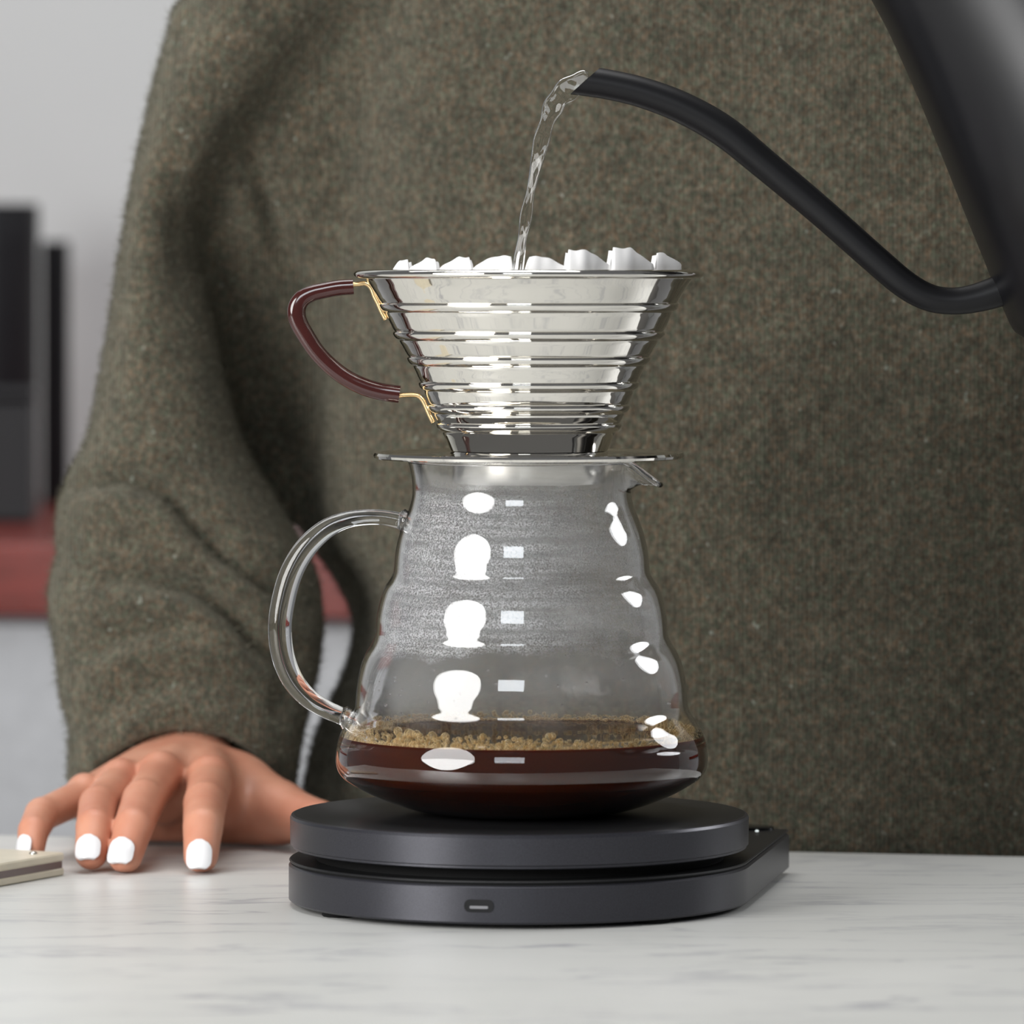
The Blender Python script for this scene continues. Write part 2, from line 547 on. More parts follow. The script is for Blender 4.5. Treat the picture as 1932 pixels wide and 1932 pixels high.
def surface_nets(f, org, step):
    s = f < 0
    nx, ny, nz = f.shape
    corners = [(i, j, k) for i in (0, 1) for j in (0, 1) for k in (0, 1)]
    cnt = np.zeros((nx - 1, ny - 1, nz - 1), np.int8)
    for i, j, k in corners:
        cnt += s[i:nx - 1 + i, j:ny - 1 + j, k:nz - 1 + k]
    act = (cnt > 0) & (cnt < 8)
    idx = -np.ones(act.shape, np.int64)
    cells = np.argwhere(act)
    idx[act] = np.arange(len(cells))
    acc = np.zeros((len(cells), 3)); num = np.zeros(len(cells))
    for a in corners:
        for ax in range(3):
            if a[ax]:
                continue
            b = list(a); b[ax] = 1
            fa = f[cells[:, 0] + a[0], cells[:, 1] + a[1], cells[:, 2] + a[2]]
            fb = f[cells[:, 0] + b[0], cells[:, 1] + b[1], cells[:, 2] + b[2]]
            m = (fa < 0) != (fb < 0)
            t = np.where(m, fa / np.where(m, fa - fb, 1), 0)
            p = np.zeros((len(cells), 3)); p[:] = a
            p[:, ax] = t
            acc[m] += p[m]; num[m] += 1
    V = (cells + acc / num[:, None]) * step + np.asarray(org)
    F = []
    for ax in range(3):
        o1, o2 = [(1, 2), (2, 0), (0, 1)][ax]
        sl0 = [slice(None)] * 3; sl1 = [slice(None)] * 3
        sl0[ax] = slice(0, -1); sl1[ax] = slice(1, None)
        ch = s[tuple(sl0)] != s[tuple(sl1)]
        e = np.argwhere(ch)
        e = e[(e[:, o1] > 0) & (e[:, o2] > 0) & (e[:, o1] < f.shape[o1] - 1) & (e[:, o2] < f.shape[o2] - 1)]
        def cell(d1, d2):
            q = e.copy(); q[:, o1] -= d1; q[:, o2] -= d2
            return idx[q[:, 0], q[:, 1], q[:, 2]]
        q = np.stack([cell(1, 1), cell(0, 1), cell(0, 0), cell(1, 0)], 1)
        inside = s[e[:, 0], e[:, 1], e[:, 2]]
        q[~inside] = q[~inside][:, ::-1]
        F.append(q)
    return V, np.vstack(F)

def grid(lo, hi, step):
    lo = np.asarray(lo, float); hi = np.asarray(hi, float)
    ax = [np.arange(lo[i], hi[i] + step, step) for i in range(3)]
    return lo, np.meshgrid(*ax, indexing='ij', sparse=True)

def relax(V, F, it=2, lam=0.5):
    n = len(V)
    e = np.vstack([F[:, [0, 1]], F[:, [1, 2]], F[:, [2, 3]], F[:, [3, 0]]])
    deg = np.bincount(e[:, 0], minlength=n) + np.bincount(e[:, 1], minlength=n)
    for _ in range(it):
        A = np.zeros_like(V)
        for c in range(3):
            A[:, c] = np.bincount(e[:, 0], V[e[:, 1], c], n) + np.bincount(e[:, 1], V[e[:, 0], c], n)
        V = V + lam * (A / np.maximum(deg, 1)[:, None] - V)
    return V

def vnormals(V, F):
    fn = np.cross(V[F[:, 2]] - V[F[:, 0]], V[F[:, 3]] - V[F[:, 1]])
    N = np.zeros_like(V)
    for c in range(4):
        for k in range(3):
            N[:, k] += np.bincount(F[:, c], fn[:, k], len(V))
    return N / np.maximum(np.linalg.norm(N, axis=1), 1e-9)[:, None]

# ================================================================== THE ROOM
def room_obj(name, x0, x1, y0, y1, z0, z1, mat, parent=None, bev=0.0, **kw):
    V, F = box(x0, x1, y0, y1, z0, z1, bev, YAW)
    return mesh_obj(name, V, F, mat, parent, smooth=False, **kw)

def rot_in(X, Y):     # place -> room axes
    return (X * math.cos(-YAW) - Y * math.sin(-YAW), X * math.sin(-YAW) + Y * math.cos(-YAW))

EDGE = rot_in(-1085, 1330)[1]            # back edge of the counter, room axes
CF = rot_in(*U(50, 1161, 6800)[:2])[1]   # front of the wooden worktop behind
FLOOR = -5140
WALL = CF + 3500
room_obj('wall_back', -14000, 14000, WALL, WALL + 600, FLOOR, 9500, 'wall', kind='structure')
room_obj('floor', -14000, 14000, -14000, WALL, FLOOR - 300, FLOOR, 'floor_paint', kind='structure')

# white marble-look counter
c0 = U(966, 1705)
ct = thing('counter', 'white marble-look counter with thin grey streaks under the black scale', 'counter', (0, 0, FLOOR))
room_obj('counter_top', -6500, 6500, -5600, EDGE, -230, 0, 'marble', ct, 8)
room_obj('counter_base', -6300, 6300, -5300, EDGE - 900, FLOOR, -230, 'cabinet_grey', ct)

# wooden worktop and grey cabinets along the back wall
WT = 358
wt = room_obj('worktop', -9000, 6000, CF, WALL, WT - 222, WT, 'red_wood', bev=12,
              label='thick red-brown wooden worktop running along the back wall', cat='worktop')
SEAM = -1450
for x0, x1, lab in ((-8950, SEAM, 'pale grey cabinet below the wooden worktop at the left edge'),
                    (SEAM, 5950, 'pale grey cabinet below the wooden worktop seen between sleeve and torso')):
    cx, cy = rotz([((x0 + x1) / 2, CF + 1700, 0)], YAW)[0][:2]
    t = thing('cabinet', lab, 'cabinet', (cx, cy, FLOOR), 'grey cabinets under the wooden worktop')
    room_obj('cabinet_body', x0 + 6, x1 - 6, CF + 160, WALL - 20, FLOOR + 500, WT - 224, 'cabinet_grey', t)
    room_obj('plinth', x0 + 6, x1 - 6, CF + 500, WALL - 20, FLOOR, FLOOR + 500, 'black_plastic', t)
    dr = room_obj('door', x0 + 16, x1 - 16, CF + 60, CF + 158, FLOOR + 520, WT - 250, 'cabinet_grey', t, 8)
    room_obj('handle', x1 - 200, x1 - 160, CF - 40, CF + 60, -2600, -1700, 'steel_grey', dr, 6)

# blurred black appliances on the worktop
def canister(name, label, x0, x1, ytop, ybase_d, lid, group):
    d = ybase_d
    p0, p1 = U(x0, 900, d), U(x1, 900, d)
    cx, R = (p0[0] + p1[0]) / 2, (p1[0] - p0[0]) / 2
    ztop = U(0, ytop, d)[2]
    t = thing(name, label, 'canister', (cx, d, WT), group)
    h = ztop - WT
    prof = [(0, WT), (R * .97, WT), (R, WT + 15), (R, WT + h * lid)]
    V, F = revolve(prof + [(0, WT + h * lid)], cx, d, 64)
    mesh_obj('canister_body', V, F, 'black_plastic', t, angle=40)
    V, F = revolve([(0, WT + h * lid), (R * 0.985, WT + h * lid), (R * 0.985, WT + h * lid + 8), (R * 1.0, WT + h * lid + 8), (R * 1.0, ztop - 15), (R * 0.97, ztop), (0, ztop)], cx, d, 64)
    mesh_obj('lid', V, F, 'black_plastic', t, angle=40)
canister('storage_canister', 'tall black canister at the far left behind the smaller black box', -100, 74, 385, 9300, 0.86, 'black canisters on the worktop')
canister('storage_canister', 'narrower black canister nearest the sleeve on the wooden worktop', 78, 131, 455, 9900, 0.84, 'black canisters on the worktop')
p = U(-60, 735, 8300); p2 = U(62, 735, 8300)
t = thing('storage_box', 'short black square box standing before the tall canister', 'box', ((p[0] + p2[0]) / 2, 8300, WT))
V, F = box(p[0], p2[0], 8250, 8450, WT, U(0, 752, 8300)[2], 14)
mesh_obj('box_body', V, F, 'black_steel', t, smooth=False)
V, F = box(p[0] - 10, p2[0] + 10, 8235, 8465, U(0, 752, 8300)[2] + 1, U(0, 732, 8300)[2], 10)
mesh_obj('lid', V, F, 'black_plastic', t, smooth=False)

# ================================================================== SCALE
SX = 980 - 966
SROT = math.radians(-9.8)
scale = thing('coffee_scale', 'black coffee scale with round plate under the glass carafe', 'scale', (SX, 0, 0))
def tomb(R, L, n=64, corner=8):
    o = [(R * math.cos(a), R * math.sin(a)) for a in np.linspace(math.pi, 2 * math.pi, n)]
    o.append((R, L - corner))
    for a in np.linspace(0, math.pi / 2, 7)[1:]:
        o.append((R - corner + corner * math.cos(a), L - corner + corner * math.sin(a)))
    for a in np.linspace(math.pi / 2, math.pi, 7):
        o.append((-R + corner + corner * math.cos(a), L - corner + corner * math.sin(a)))
    o.append((-R, L - corner - 1))
    return rotz([(x + SX, y, 0) for x, y in o], SROT, (SX, 0))[:, :2]
RB, LB = 435, 632
V, F = prism(tomb(RB, LB), 9, 80, 4)
body = mesh_obj('base_body', V, F, 'anodised', scale, angle=35)
V, F = prism(tomb(RB - 5, LB - 5), 80, 83)
mesh_obj('seam_gasket', V, F, 'rubber', scale, angle=35)
V, F = prism(tomb(RB - 1, LB - 1), 83, 88, 2)
mesh_obj('base_cover', V, F, 'anodised_top', scale, angle=35)
# recess between base and plate
V, F = revolve([(0, 88), (385, 88), (385, 109), (0, 109)], SX, 0, 96)
mesh_obj('recess_collar', V, F, 'rubber', scale, angle=35)
# plate
pr = [(0, 108), (424, 108), (428, 110), (428, 114), (432, 116), (432.5, 165), (430, 170), (425, 172), (0, 172)]
V, F = revolve(pr, SX, 0, 160)
pl = mesh_obj('weighing_plate', V, F, 'anodised', scale, angle=25)
pl.data.materials.append(M['anodised_top'])
for poly in pl.data.polygons:
    if poly.normal.z > 0.98 and poly.center.z > 150 * K:
        poly.material_index = 1
# feet
for fx, fy in ((-290, -260), (290, -260), (-370, 540), (370, 540)):
    q = rotz([(SX + fx, fy, 0)], SROT, (SX, 0))[0]
    V, F = revolve([(0, 0), (34, 0), (36, 3), (36, 10), (0, 10)], q[0], q[1], 24)
    mesh_obj('foot', V, F, 'rubber', scale, angle=40)
# charging port in the front
def rounded_rect(w, h, r, n=6):
    out = []
    for cx, cz, a0 in ((w - r, h - r, 0), (-w + r, h - r, 90), (-w + r, -h + r, 180), (w - r, -h + r, 270)):
        for a in np.linspace(a0, a0 + 90, n):
            out.append((cx + r * math.cos(math.radians(a)), cz + r * math.sin(math.radians(a))))
    return out
def front_piece(name, w, h, r, hole, y0, y1, zc, mat, parent):
    """piece on the round front of the scale; hole: inner half sizes or None"""
    out = rounded_rect(w, h, r); n = len(out)
    V, F = [], []
    loops = [(out, y0), (out, y1)]
    if hole:
        inn = rounded_rect(*hole)
        loops += [(inn, y0), (inn, y1)]
    for pts, y in loops:
        for x, z in pts:
            V.append((SX + x, y, zc + z))
    for i in range(n):
        j = (i + 1) % n
        F.append((i, j, n + j, n + i))
        if hole:
            F.append((2 * n + j, 2 * n + i, 3 * n + i, 3 * n + j))
            F.append((i, 2 * n + i, 2 * n + j, j))
    if not hole:
        F.append(tuple(range(n)))
    V = rotz(V, SROT, (SX, 0))
    return mesh_obj(name, V, F, mat, parent, angle=30)
port = front_piece('charging_port', 27, 11.5, 10, (24, 8.5, 8), -RB - 1.0, -RB + 6, 43, 'gloss_black', scale)
front_piece('port_recess', 24, 8.5, 8, None, -RB - 0.3, -RB + 5, 43, 'gloss_black', port)
front_piece('port_tongue', 17, 2.6, 2, None, -RB - 0.7, -RB + 3, 40.5, 'steel_grey', port)
# button and light on the rear deck
q = U(1434, 1567, 535)
V, F = revolve([(0, 88), (34, 88), (34, 92), (31, 94), (0, 94)], q[0] - 6, 545, 40)
mesh_obj('dial_button', V, F, 'gloss_black', scale, angle=40)
V, F = revolve([(0, 88), (3.4, 88), (3.4, 90), (2.4, 91), (0, 91.2)], U(1428, 1572, 495)[0], 492, 20)
mesh_obj('status_light', V, F, 'led_glow', scale, angle=40)
# display window on the rear deck
V = rotz([(SX - 190, 460, 88.2), (SX + 190, 460, 88.2), (SX + 190, 600, 88.2), (SX - 190, 600, 88.2),
          (SX - 190, 460, 90), (SX + 190, 460, 90), (SX + 190, 600, 90), (SX - 190, 600, 90)], SROT, (SX, 0))
mesh_obj('display', V, [(3, 2, 1, 0), (4, 5, 6, 7), (0, 1, 5, 4), (1, 2, 6, 5), (2, 3, 7, 6), (3, 0, 4, 7)], 'gloss_black', scale, smooth=False)

# ================================================================== CARAFE
CX = 984.5 - 966
carafe = thing('glass_carafe', 'clear glass carafe with ridged walls and looped handle standing on the scale', 'carafe', (CX, 0, 172))
Zy = lambda y: 1705.0 - y
cp = [(866, 216), (872, 214.5), (885, 211), (905, 207.5), (930, 206.5), (955, 211.5), (980, 221), (1010, 231.5), (1040, 238), (1066, 240.5), (1080, 242),
      (1092, 248), (1108, 258.5), (1130, 266.5), (1160, 273), (1185, 275.5), (1200, 277), (1214, 283), (1232, 294), (1255, 303), (1285, 309.5), (1315, 312.5),
      (1332, 314), (1345, 319), (1360, 329), (1380, 340.5), (1404, 348.5), (1425, 351), (1441, 350.5), (1453, 347), (1463, 340), (1472, 329), (1492, 294),
      (1512, 247), (1524, 208), (1530, 175), (1533, 150)]
cpd = catmull([(y, r) for y, r in cp], 4)
def spout(V, n, rows):
    """pull the rim outwards and down over the pouring lip (towards +x)"""
    V = np.array(V, float)
    a = np.arctan2(V[:, 1], V[:, 0] - CX)
    r = np.hypot(V[:, 0] - CX, V[:, 1])
    y = 1705 - V[:, 2]
    w = np.exp(-(a / 0.33) ** 4)
    t = np.clip((930 - y) / 64.0, 0, 1)
    yn = y + w * np.clip((926 - y), 0, None) * 0.80 * np.minimum(1, (t * 1.4))
    bulge = w * 50 * np.clip((t - 0.12) / 0.88, 0, 1) ** 0.8
    r2 = r + bulge
    keep = w > 1e-4
    V[:, 0] = np.where(keep, CX + r2 * np.cos(a), V[:, 0])
    V[:, 1] = np.where(keep, r2 * np.sin(a) * (1 - 0.10 * w * t), V[:, 1])
    V[:, 2] = np.where(keep, 1705 - yn, V[:, 2])
    return V
WT_G = 9.0
outer = [(r, Zy(y)) for y, r in cpd]
inner = []
for i, (y, r) in enumerate(cpd):
    y0, r0 = cpd[max(i - 1, 0)]; y1, r1 = cpd[min(i + 1, len(cpd) - 1)]
    ty, tr_ = y1 - y0, r1 - r0
    L = math.hypot(ty, tr_)
    nr, nz = ty / L, tr_ / L          # outward normal in (r, up)
    wg = np.interp(y, [866, 1375, 1405, 1533], [9, 9, 3.5, 3.5])
    inner.append((max(r - wg * nr, 1), Zy(y) - wg * nz))
outer_b = outer[::-1]                 # bottom -> top
inner_t = inner                       # top -> bottom
rim = [(outer[0][0] - 1.2, outer[0][1] + 3.2), ((outer[0][0] + inner[0][0]) / 2, outer[0][1] + 4.6), (inner[0][0] + 1.2, outer[0][1] + 3.2)]
prof = [(0, 172)] + outer_b + rim + inner_t + [(110, 176), (0, 177)]
V, F = revolve(prof, CX, 0, 144)
V = spout(V, 144, len(prof))
mesh_obj('carafe_body', V, F, 'rod_glass', carafe)
# rounded rim bead, pulled into the pouring lip
rb = [(CX + (outer[0][0] - 4) * math.cos(a), (outer[0][0] - 4) * math.sin(a), Zy(867)) for a in np.linspace(-math.pi, math.pi, 181)]
rb = spout(rb, 0, 0)
V, F = tube(rb, 5.6, 12, caps=False, ref=(0.001, 0.002, 1))
mesh_obj('rim_bead', V, F, 'rod_glass', carafe)
# inside fog
fogp = [(r - 1.0, z) for (r, z), (y, _) in zip(inner, cpd) if 884 < y < 1372]
V, F = revolve(fogp[::-1], CX, 0, 144)
V = spout(V, 144, len(fogp))
mesh_obj('condensation', V, F, 'fog', carafe, kind='stuff', label='grey film of condensation beads inside the carafe')
# droplets on the inner wall
dv, df_ = [], []
def ico(c, r, flat=1.0, axis=None):
    V, F = [], []
    n, m = 8, 5
    for i in range(m + 1):
        th = math.pi * i / m
        for j in range(n):
            ph = 2 * math.pi * j / n
            V.append((c[0] + r * math.sin(th) * math.cos(ph), c[1] + r * math.sin(th) * math.sin(ph), c[2] + r * math.cos(th)))
    for i in range(m):
        for j in range(n):
            F.append((i * n + j, (i + 1) * n + j, (i + 1) * n + (j + 1) % n, i * n + (j + 1) % n))
    return V, F
def inner_r(y):
    return np.interp(y, [c[0] for c in cpd], [i[0] for i in inner])
dr_list = []
for _ in range(60):
    y = random.uniform(1265, 1345)
    a = math.radians(random.choice([random.uniform(195, 250), random.uniform(280, 345), random.uniform(20, 150)]))
    rr = random.uniform(1.2, 3.4)
    R = inner_r(y) - rr * 0.7
    dr_list.append(ico((CX + R * math.cos(a), R * math.sin(a), Zy(y)), rr))
V, F = merge(*dr_list)
mesh_obj('droplets', V, F, 'water', carafe, kind='stuff', label='scattered water droplets low on the inner carafe wall')
# handle: a solid glass rod loop with two fused pads
hp = [(775, 990), (752, 982), (718, 976), (685, 976), (650, 982), (612, 1000), (575, 1036), (549, 1082), (534, 1135), (528, 1185), (534, 1238), (553, 1284), (583, 1318), (617, 1339), (648, 1352), (668, 1362)]
hr = [20, 16, 14.5, 15, 16.5, 19, 21, 22, 22.5, 22.5, 22, 20.5, 18.5, 17, 17, 21]
path = catmull([U(x, y) for x, y in hp], 6)
rad = catmull([(a, 0, 0) for a in hr], 6)[:, 0]
V, F = tube(path, rad, 28)
hd = mesh_obj('handle', V, F, 'rod_glass', carafe, label='thick clear glass loop handle')
for (x, y, r) in ((764, 985, 25), (655, 1358, 26)):
    c = U(x, y)
    V, F = ico(c, r)
    V = np.array(V)
    V[:, 0] = c[0] + (V[:, 0] - c[0]) * 0.55
    mesh_obj('fused_pad', V, F, 'rod_glass', hd)

# ------------------------------------------------------------------ coffee
CLEV = 1391
cof = [(0, 178)] + [(r - 0.6, z + 0.4) for (r, z), (y, _) in list(zip(inner, cpd))[::-1] if y > CLEV and r > 115]
rl = inner_r(CLEV)
cof += [(rl - 0.6, Zy(CLEV) + 3), (rl - 4, Zy(CLEV) - 0.5), (rl - 14, Zy(CLEV) - 1), (0, Zy(CLEV) - 1)]
V, F = revolve(cof, CX, 0, 128)
coffee = mesh_obj('brewed_coffee', V, F, 'coffee', None, angle=50, origin=(CX, 0, 178),
                  label='dark red-brown brewed coffee filling the bottom of the carafe', cat='coffee')
blobs = []
for i in range(3600):
    a = random.uniform(0, 2 * math.pi)
    front = -math.sin(a)
    c_ = math.cos(a)
    # thick on the left and in the middle of the front, thinning out to the right
    dens = 1.0 if c_ < 0.15 else max(0.25, 1.0 - 1.1 * (c_ - 0.15)) if front > 0 else 0.8
    if c_ > 0.9:
        dens = 0.9
    if random.random() > dens:
        continue
    rr = random.choice([1.4, 1.7, 2.0, 2.3, 2.7, 3.1, 3.6, 4.4])
    if front > 0.5 and -0.75 < c_ < 0.25 and random.random() < 0.07:
        rr = random.uniform(6, 9.5)
    wall = random.random() < 0.55
    z = Zy(CLEV) + rr * 0.4 + random.random() ** 1.4 * 23 * dens if wall else Zy(CLEV) + rr * 0.3 + random.random() * 5
    R = inner_r(1705 - z) - rr - 0.9 - (2 * random.random() if wall else 30 * random.random() ** 1.5)
    blobs.append(ico((CX + R * math.cos(a), R * math.sin(a), z), rr))
V, F = merge(*blobs)
mesh_obj('foam', V, F, 'foam', coffee, kind='stuff', label='golden bubbles ringing the coffee surface')

# ================================================================== DRIPPER
DX = 998 - 966
drip = thing('coffee_dripper', 'polished steel ridged cone dripper with brown handle on top of the carafe', 'dripper', (DX, 0, Zy(864)))
base_r = [(526, 309), (540, 299), (555, 290), (578, 277), (605, 264), (631, 251.5), (655, 238), (680, 224), (703, 213), (726, 203), (748, 194), (770, 185), (790, 176), (807, 168), (830, 157), (852, 147)]
bys = [p[0] for p in base_r]; brs = [p[1] for p in base_r]
ridges = [580, 633, 681, 728, 771, 806]
ys = sorted(set(list(np.arange(526, 852.5, 4)) + [r + o for r in ridges for o in (-10, -8.5, -7, -5.5, -4, -2, 0, 2, 4, 5.5, 7, 8.5, 10)]))
def cone_r(y):
    r = np.interp(y, bys, brs)
    for c in ridges:
        t = abs(y - c)
        if t < 8:
            r += 5.2 * math.sqrt(max(0, 1 - (t / 8) ** 2)) ** 1.0
        elif t < 10.5:
            r -= 1.0 * math.sin((t - 8) / 2.5 * math.pi)
    return r
prof = [(cone_r(y), Zy(y)) for y in ys[::-1]]
inn = [(np.interp(y, bys, brs) - 6, Zy(y)) for y in ys[::6]]
V, F = revolve(prof + inn, DX, 0, 160, close=True)
mesh_obj('cone', V, F, 'steel', drip, angle=50)
# rolled rim
def torus_prof(R, z, rr, rz, n=18):
    return [(R + rr * math.cos(a), z + rz * math.sin(a)) for a in np.linspace(0, 2 * math.pi, n, endpoint=False)]
V, F = revolve(torus_prof(318, Zy(517), 13, 8.2), DX, 0, 160, close=True)
mesh_obj('rim', V, F, 'steel', drip)
# drip flange with rolled edge
fl = [(120, Zy(863)), (284, Zy(863)), (288, Zy(865)), (292, Zy(863)), (293.5, Zy(858.5)), (291, Zy(854)), (286, Zy(853)), (282, Zy(855)), (276, Zy(858.5)), (150, Zy(855)), (147, Zy(851)), (120, Zy(851))]
V, F = revolve(fl, DX, 0, 160, close=True)
mesh_obj('flange', V, F, 'steel', drip, angle=40)
V, F = revolve([(128, Zy(863)), (128, Zy(904)), (132, Zy(911)), (140, Zy(911)), (144, Zy(904)), (144, Zy(863))], DX, 0, 96, close=True)
mesh_obj('locating_ring', V, F, 'satin', drip, angle=40)
V, F = revolve([(0, Zy(876)), (128, Zy(876)), (128, Zy(872)), (0, Zy(872))], DX, 0, 64)
mesh_obj('basket_floor', V, F, 'satin', drip, angle=40)
# grip and its brass wire
gp = [(667, 541), (640, 543), (612, 548), (588, 554), (569, 565), (560, 583), (563, 606), (578, 634), (598, 664), (625, 692), (655, 714), (688, 730), (720, 739), (754, 744)]
gr = [14.5, 15, 15, 15.5, 16.5, 17.5, 17, 16.5, 16, 16, 16, 16.5, 16.5, 16.5]
path = catmull([U(x, y) for x, y in gp], 6); rad = catmull([(a, 0, 0) for a in gr], 6)[:, 0]
V, F = tube(path, rad, 24, squash=0.72)
grip = mesh_obj('grip', V, F, 'brown_grip', drip, angle=50, label='glossy dark brown curved grip')
for nm, w in (('upper_wire', [(655, 538), (676, 536), (690, 535), (700, 543), (706, 558), (713, 572), (720, 588), (728, 603)]),
              ('lower_wire', [(745, 747), (768, 745), (787, 746), (797, 754), (804, 768), (811, 784), (818, 797)])):
    path = catmull([U(x, y) for x, y in w], 5)
    V, F = tube(path, 4.6, 12)
    mesh_obj(nm, V, F, 'brass', drip, label='brass wire bracket')

# ------------------------------------------------------------------ paper filter
pet = [(700, 732, 506, 0), (733, 769, 491, -1), (770, 823, 488, -1), (829, 888, 486, -1), (892, 967, 484, -1), (968, 990, 512, 0), (992, 1066, 485, 1), (1067, 1152, 473, 1), (1153, 1236, 469, 1), (1237, 1290, 478, 1)]
def petal_y(x):
    for x0, x1, yt, side in pet:
        if x0 <= x <= x1:
            t = (x - x0) / (x1 - x0)
            if side < 0:
                s = min(1, t / 0.55) ** 0.6 if t < 0.97 else (1 - t) / 0.03
            elif side > 0:
                s = (t / 0.04) if t < 0.04 else (1 - 0.75 * max(0, (t - 0.45) / 0.55) ** 1.3)
            else:
                s = 0
            return 510 - (510 - yt) * s + 1.2 * math.sin(x * 0.21) * s
    return 511
V, F = [], []
NP = 480
rows = [0.0, 0.15, 0.35, 0.6, 0.85, 1.0]
for t in rows:
    for i in range(NP):
        a = 2 * math.pi * i / NP
        top = petal_y(DX + 966 + 300 * math.cos(a))
        if math.sin(a) > 0:
            top = min(511, top + 4)
        y = 846 + (top - 846) * t
        R = np.interp(max(y, 526), bys, brs) - 12 - 3 * max(0, (526 - y) / 40)
        R = R - 4 * t + (3.5 * t + 1) * math.cos(20 * a + 0.6 * math.sin(3 * a))
        V.append((DX + R * math.cos(a), R * math.sin(a), Zy(y)))
nr = len(rows)
for j in range(nr - 1):
    for i in range(NP):
        i2 = (i + 1) % NP
        F.append((j * NP + i, j * NP + i2, (j + 1) * NP + i2, (j + 1) * NP + i))
F.append(tuple(range(NP))[::-1])
fo = mesh_obj('paper_filter', V, F, 'paper', None, origin=(DX, 0, Zy(846)), angle=60,
              label='white fluted paper filter lining the steel dripper', cat='filter')
sol = fo.modifiers.new('thickness', 'SOLIDIFY'); sol.thickness = 1.6 * K; sol.offset = 0
V, F = revolve([(0, Zy(842)), (120, Zy(842)), (200, Zy(690)), (185, Zy(682)), (0, Zy(680))], DX, 0, 64)
mesh_obj('coffee_grounds', V, F, 'coffee', None, origin=(DX, 0, Zy(842)), label='wet dark coffee grounds inside the paper filter', cat='grounds')

# ================================================================== WATER STREAM
wp = [(1112, 152), (1095, 156), (1070, 170), (1052, 188), (1038, 214), (1027, 246), (1017, 286), (1008, 330), (999, 372), (991, 416), (984, 458), (978, 500), (973, 550), (970, 620)]
wa = [16, 22, 22, 21, 17, 14, 15.5, 11, 9, 11.5, 9, 12, 10, 9]
wt_ = [0.0, 0.1, 0.25, 0.3, 0.15, -0.2, 0.15, 0.7, 0.2, 0.0, 0.6, 0.1, 0.3, 0.0]
path = catmull([U(x, y) for x, y in wp], 7)
aa = catmull([(a, 0, 0) for a in wa], 7)[:, 0]
tw = catmull([(a, 0, 0) for a in wt_], 7)[:, 0]
V, F = [], []
NW = 28
for i in range(len(path)):
    t = path[min(i + 1, len(path) - 1)] - path[max(i - 1, 0)]; t /= np.linalg.norm(t)
    s = np.array([0, 1.0, 0]); w = np.cross(t, s)
    s2 = s * math.cos(tw[i]) + w * math.sin(tw[i]); w2 = -s * math.sin(tw[i]) + w * math.cos(tw[i])
    for k in range(NW):
        a = 2 * math.pi * k / NW
        ca, sa = math.cos(a), math.sin(a)
        lobe = 0.30 + 0.70 * abs(ca) ** 2
        thick = 7.0 * (1.0 if ca < 0 else 0.75) + 0.8 * math.sin(i * 0.9)
        V.append(path[i] + w2 * aa[i] * ca * (1 + 0.10 * math.sin(i * 0.55)) + s2 * thick * sa * lobe)
for i in range(len(path) - 1):
    for k in range(NW):
        k2 = (k + 1) % NW
        F.append((i * NW + k, i * NW + k2, (i + 1) * NW + k2, (i + 1) * NW + k))
F.append(tuple(range(NW))[::-1]); F.append(tuple((len(path) - 1) * NW + k for k in range(NW)))
mesh_obj('water_stream', V, F, 'water', None, origin=U(970, 620), label='clear twisting stream of water pouring from the kettle spout into the filter', cat='water')

# ================================================================== KETTLE
TILT = math.radians(33)
kr = np.array([math.cos(TILT), 0, math.sin(TILT)])     # kettle's sideways axis
ku = np.array([-math.sin(TILT), 0, math.cos(TILT)])    # kettle's own up
kd = np.array([0, 1.0, 0])
RBASE = 420.0
corner = U(1931, 652)
kc = corner + kr * RBASE - kr * 0
kettle = thing('gooseneck_kettle', 'matt black gooseneck kettle tilted to pour at the right edge', 'kettle', kc)
def kprof(pr, name, mat, parent, n=128, angle=30):
    V, F = [], []
    for r, s in pr:
        for i in range(n):
            a = 2 * math.pi * i / n
            V.append(kc + ku * s + kr * r * math.cos(a) + kd * r * math.sin(a))
    for j in range(len(pr) - 1):
        for i in range(n):
            i2 = (i + 1) % n
            F.append((j * n + i, j * n + i2, (j + 1) * n + i2, (j + 1) * n + i))
    return mesh_obj(name, V, F, mat, parent, angle=angle)
kb = catmull([(404, 6), (414, 18), (419, 40), (411, 90), (393, 180), (374, 280), (354, 380), (335, 480), (320, 570), (310, 640), (305, 700), (303, 745)], 5)
kbl = [(0, 0), (385, 0), (396, 2)] + [tuple(p) for p in kb] + [(296, 748), (292, 740), (292, 700), (0, 700)]
kprof(kbl, 'kettle_body', 'kettle_black', kettle)
lid = kprof([(0, 738), (286, 738), (288, 744), (280, 756), (150, 764), (0, 766)], 'lid', 'kettle_black', kettle)
kprof([(0, 762), (30, 762), (30, 790), (62, 800), (66, 815), (58, 828), (0, 830)], 'lid_knob', 'kettle_black', lid)
# gooseneck
sp = [(1098, 152), (1150, 160), (1213, 175), (1287, 203), (1365, 247), (1444, 311), (1549, 399), (1653, 491), (1708, 537), (1752, 561), (1795, 568), (1838, 563), (1885, 549), (1950, 525)]
sr = [28.5, 28.5, 29, 30, 30.5, 29, 28, 27.5, 27, 26, 25.5, 27, 30, 32]
path = catmull([U(x, y) for x, y in sp], 8); rad = catmull([(a, 0, 0) for a in sr], 8)[:, 0]
n = 32
Vo, Fo = tube(path, rad, n, caps=False)
Vi, Fi = tube(path, rad - 3.0, n, caps=False)
V = [np.array(v) for v in Vo] + [np.array(v) for v in Vi]
m = len(path) * n
F = list(Fo) + [tuple(i + m for i in f[::-1]) for f in Fi]
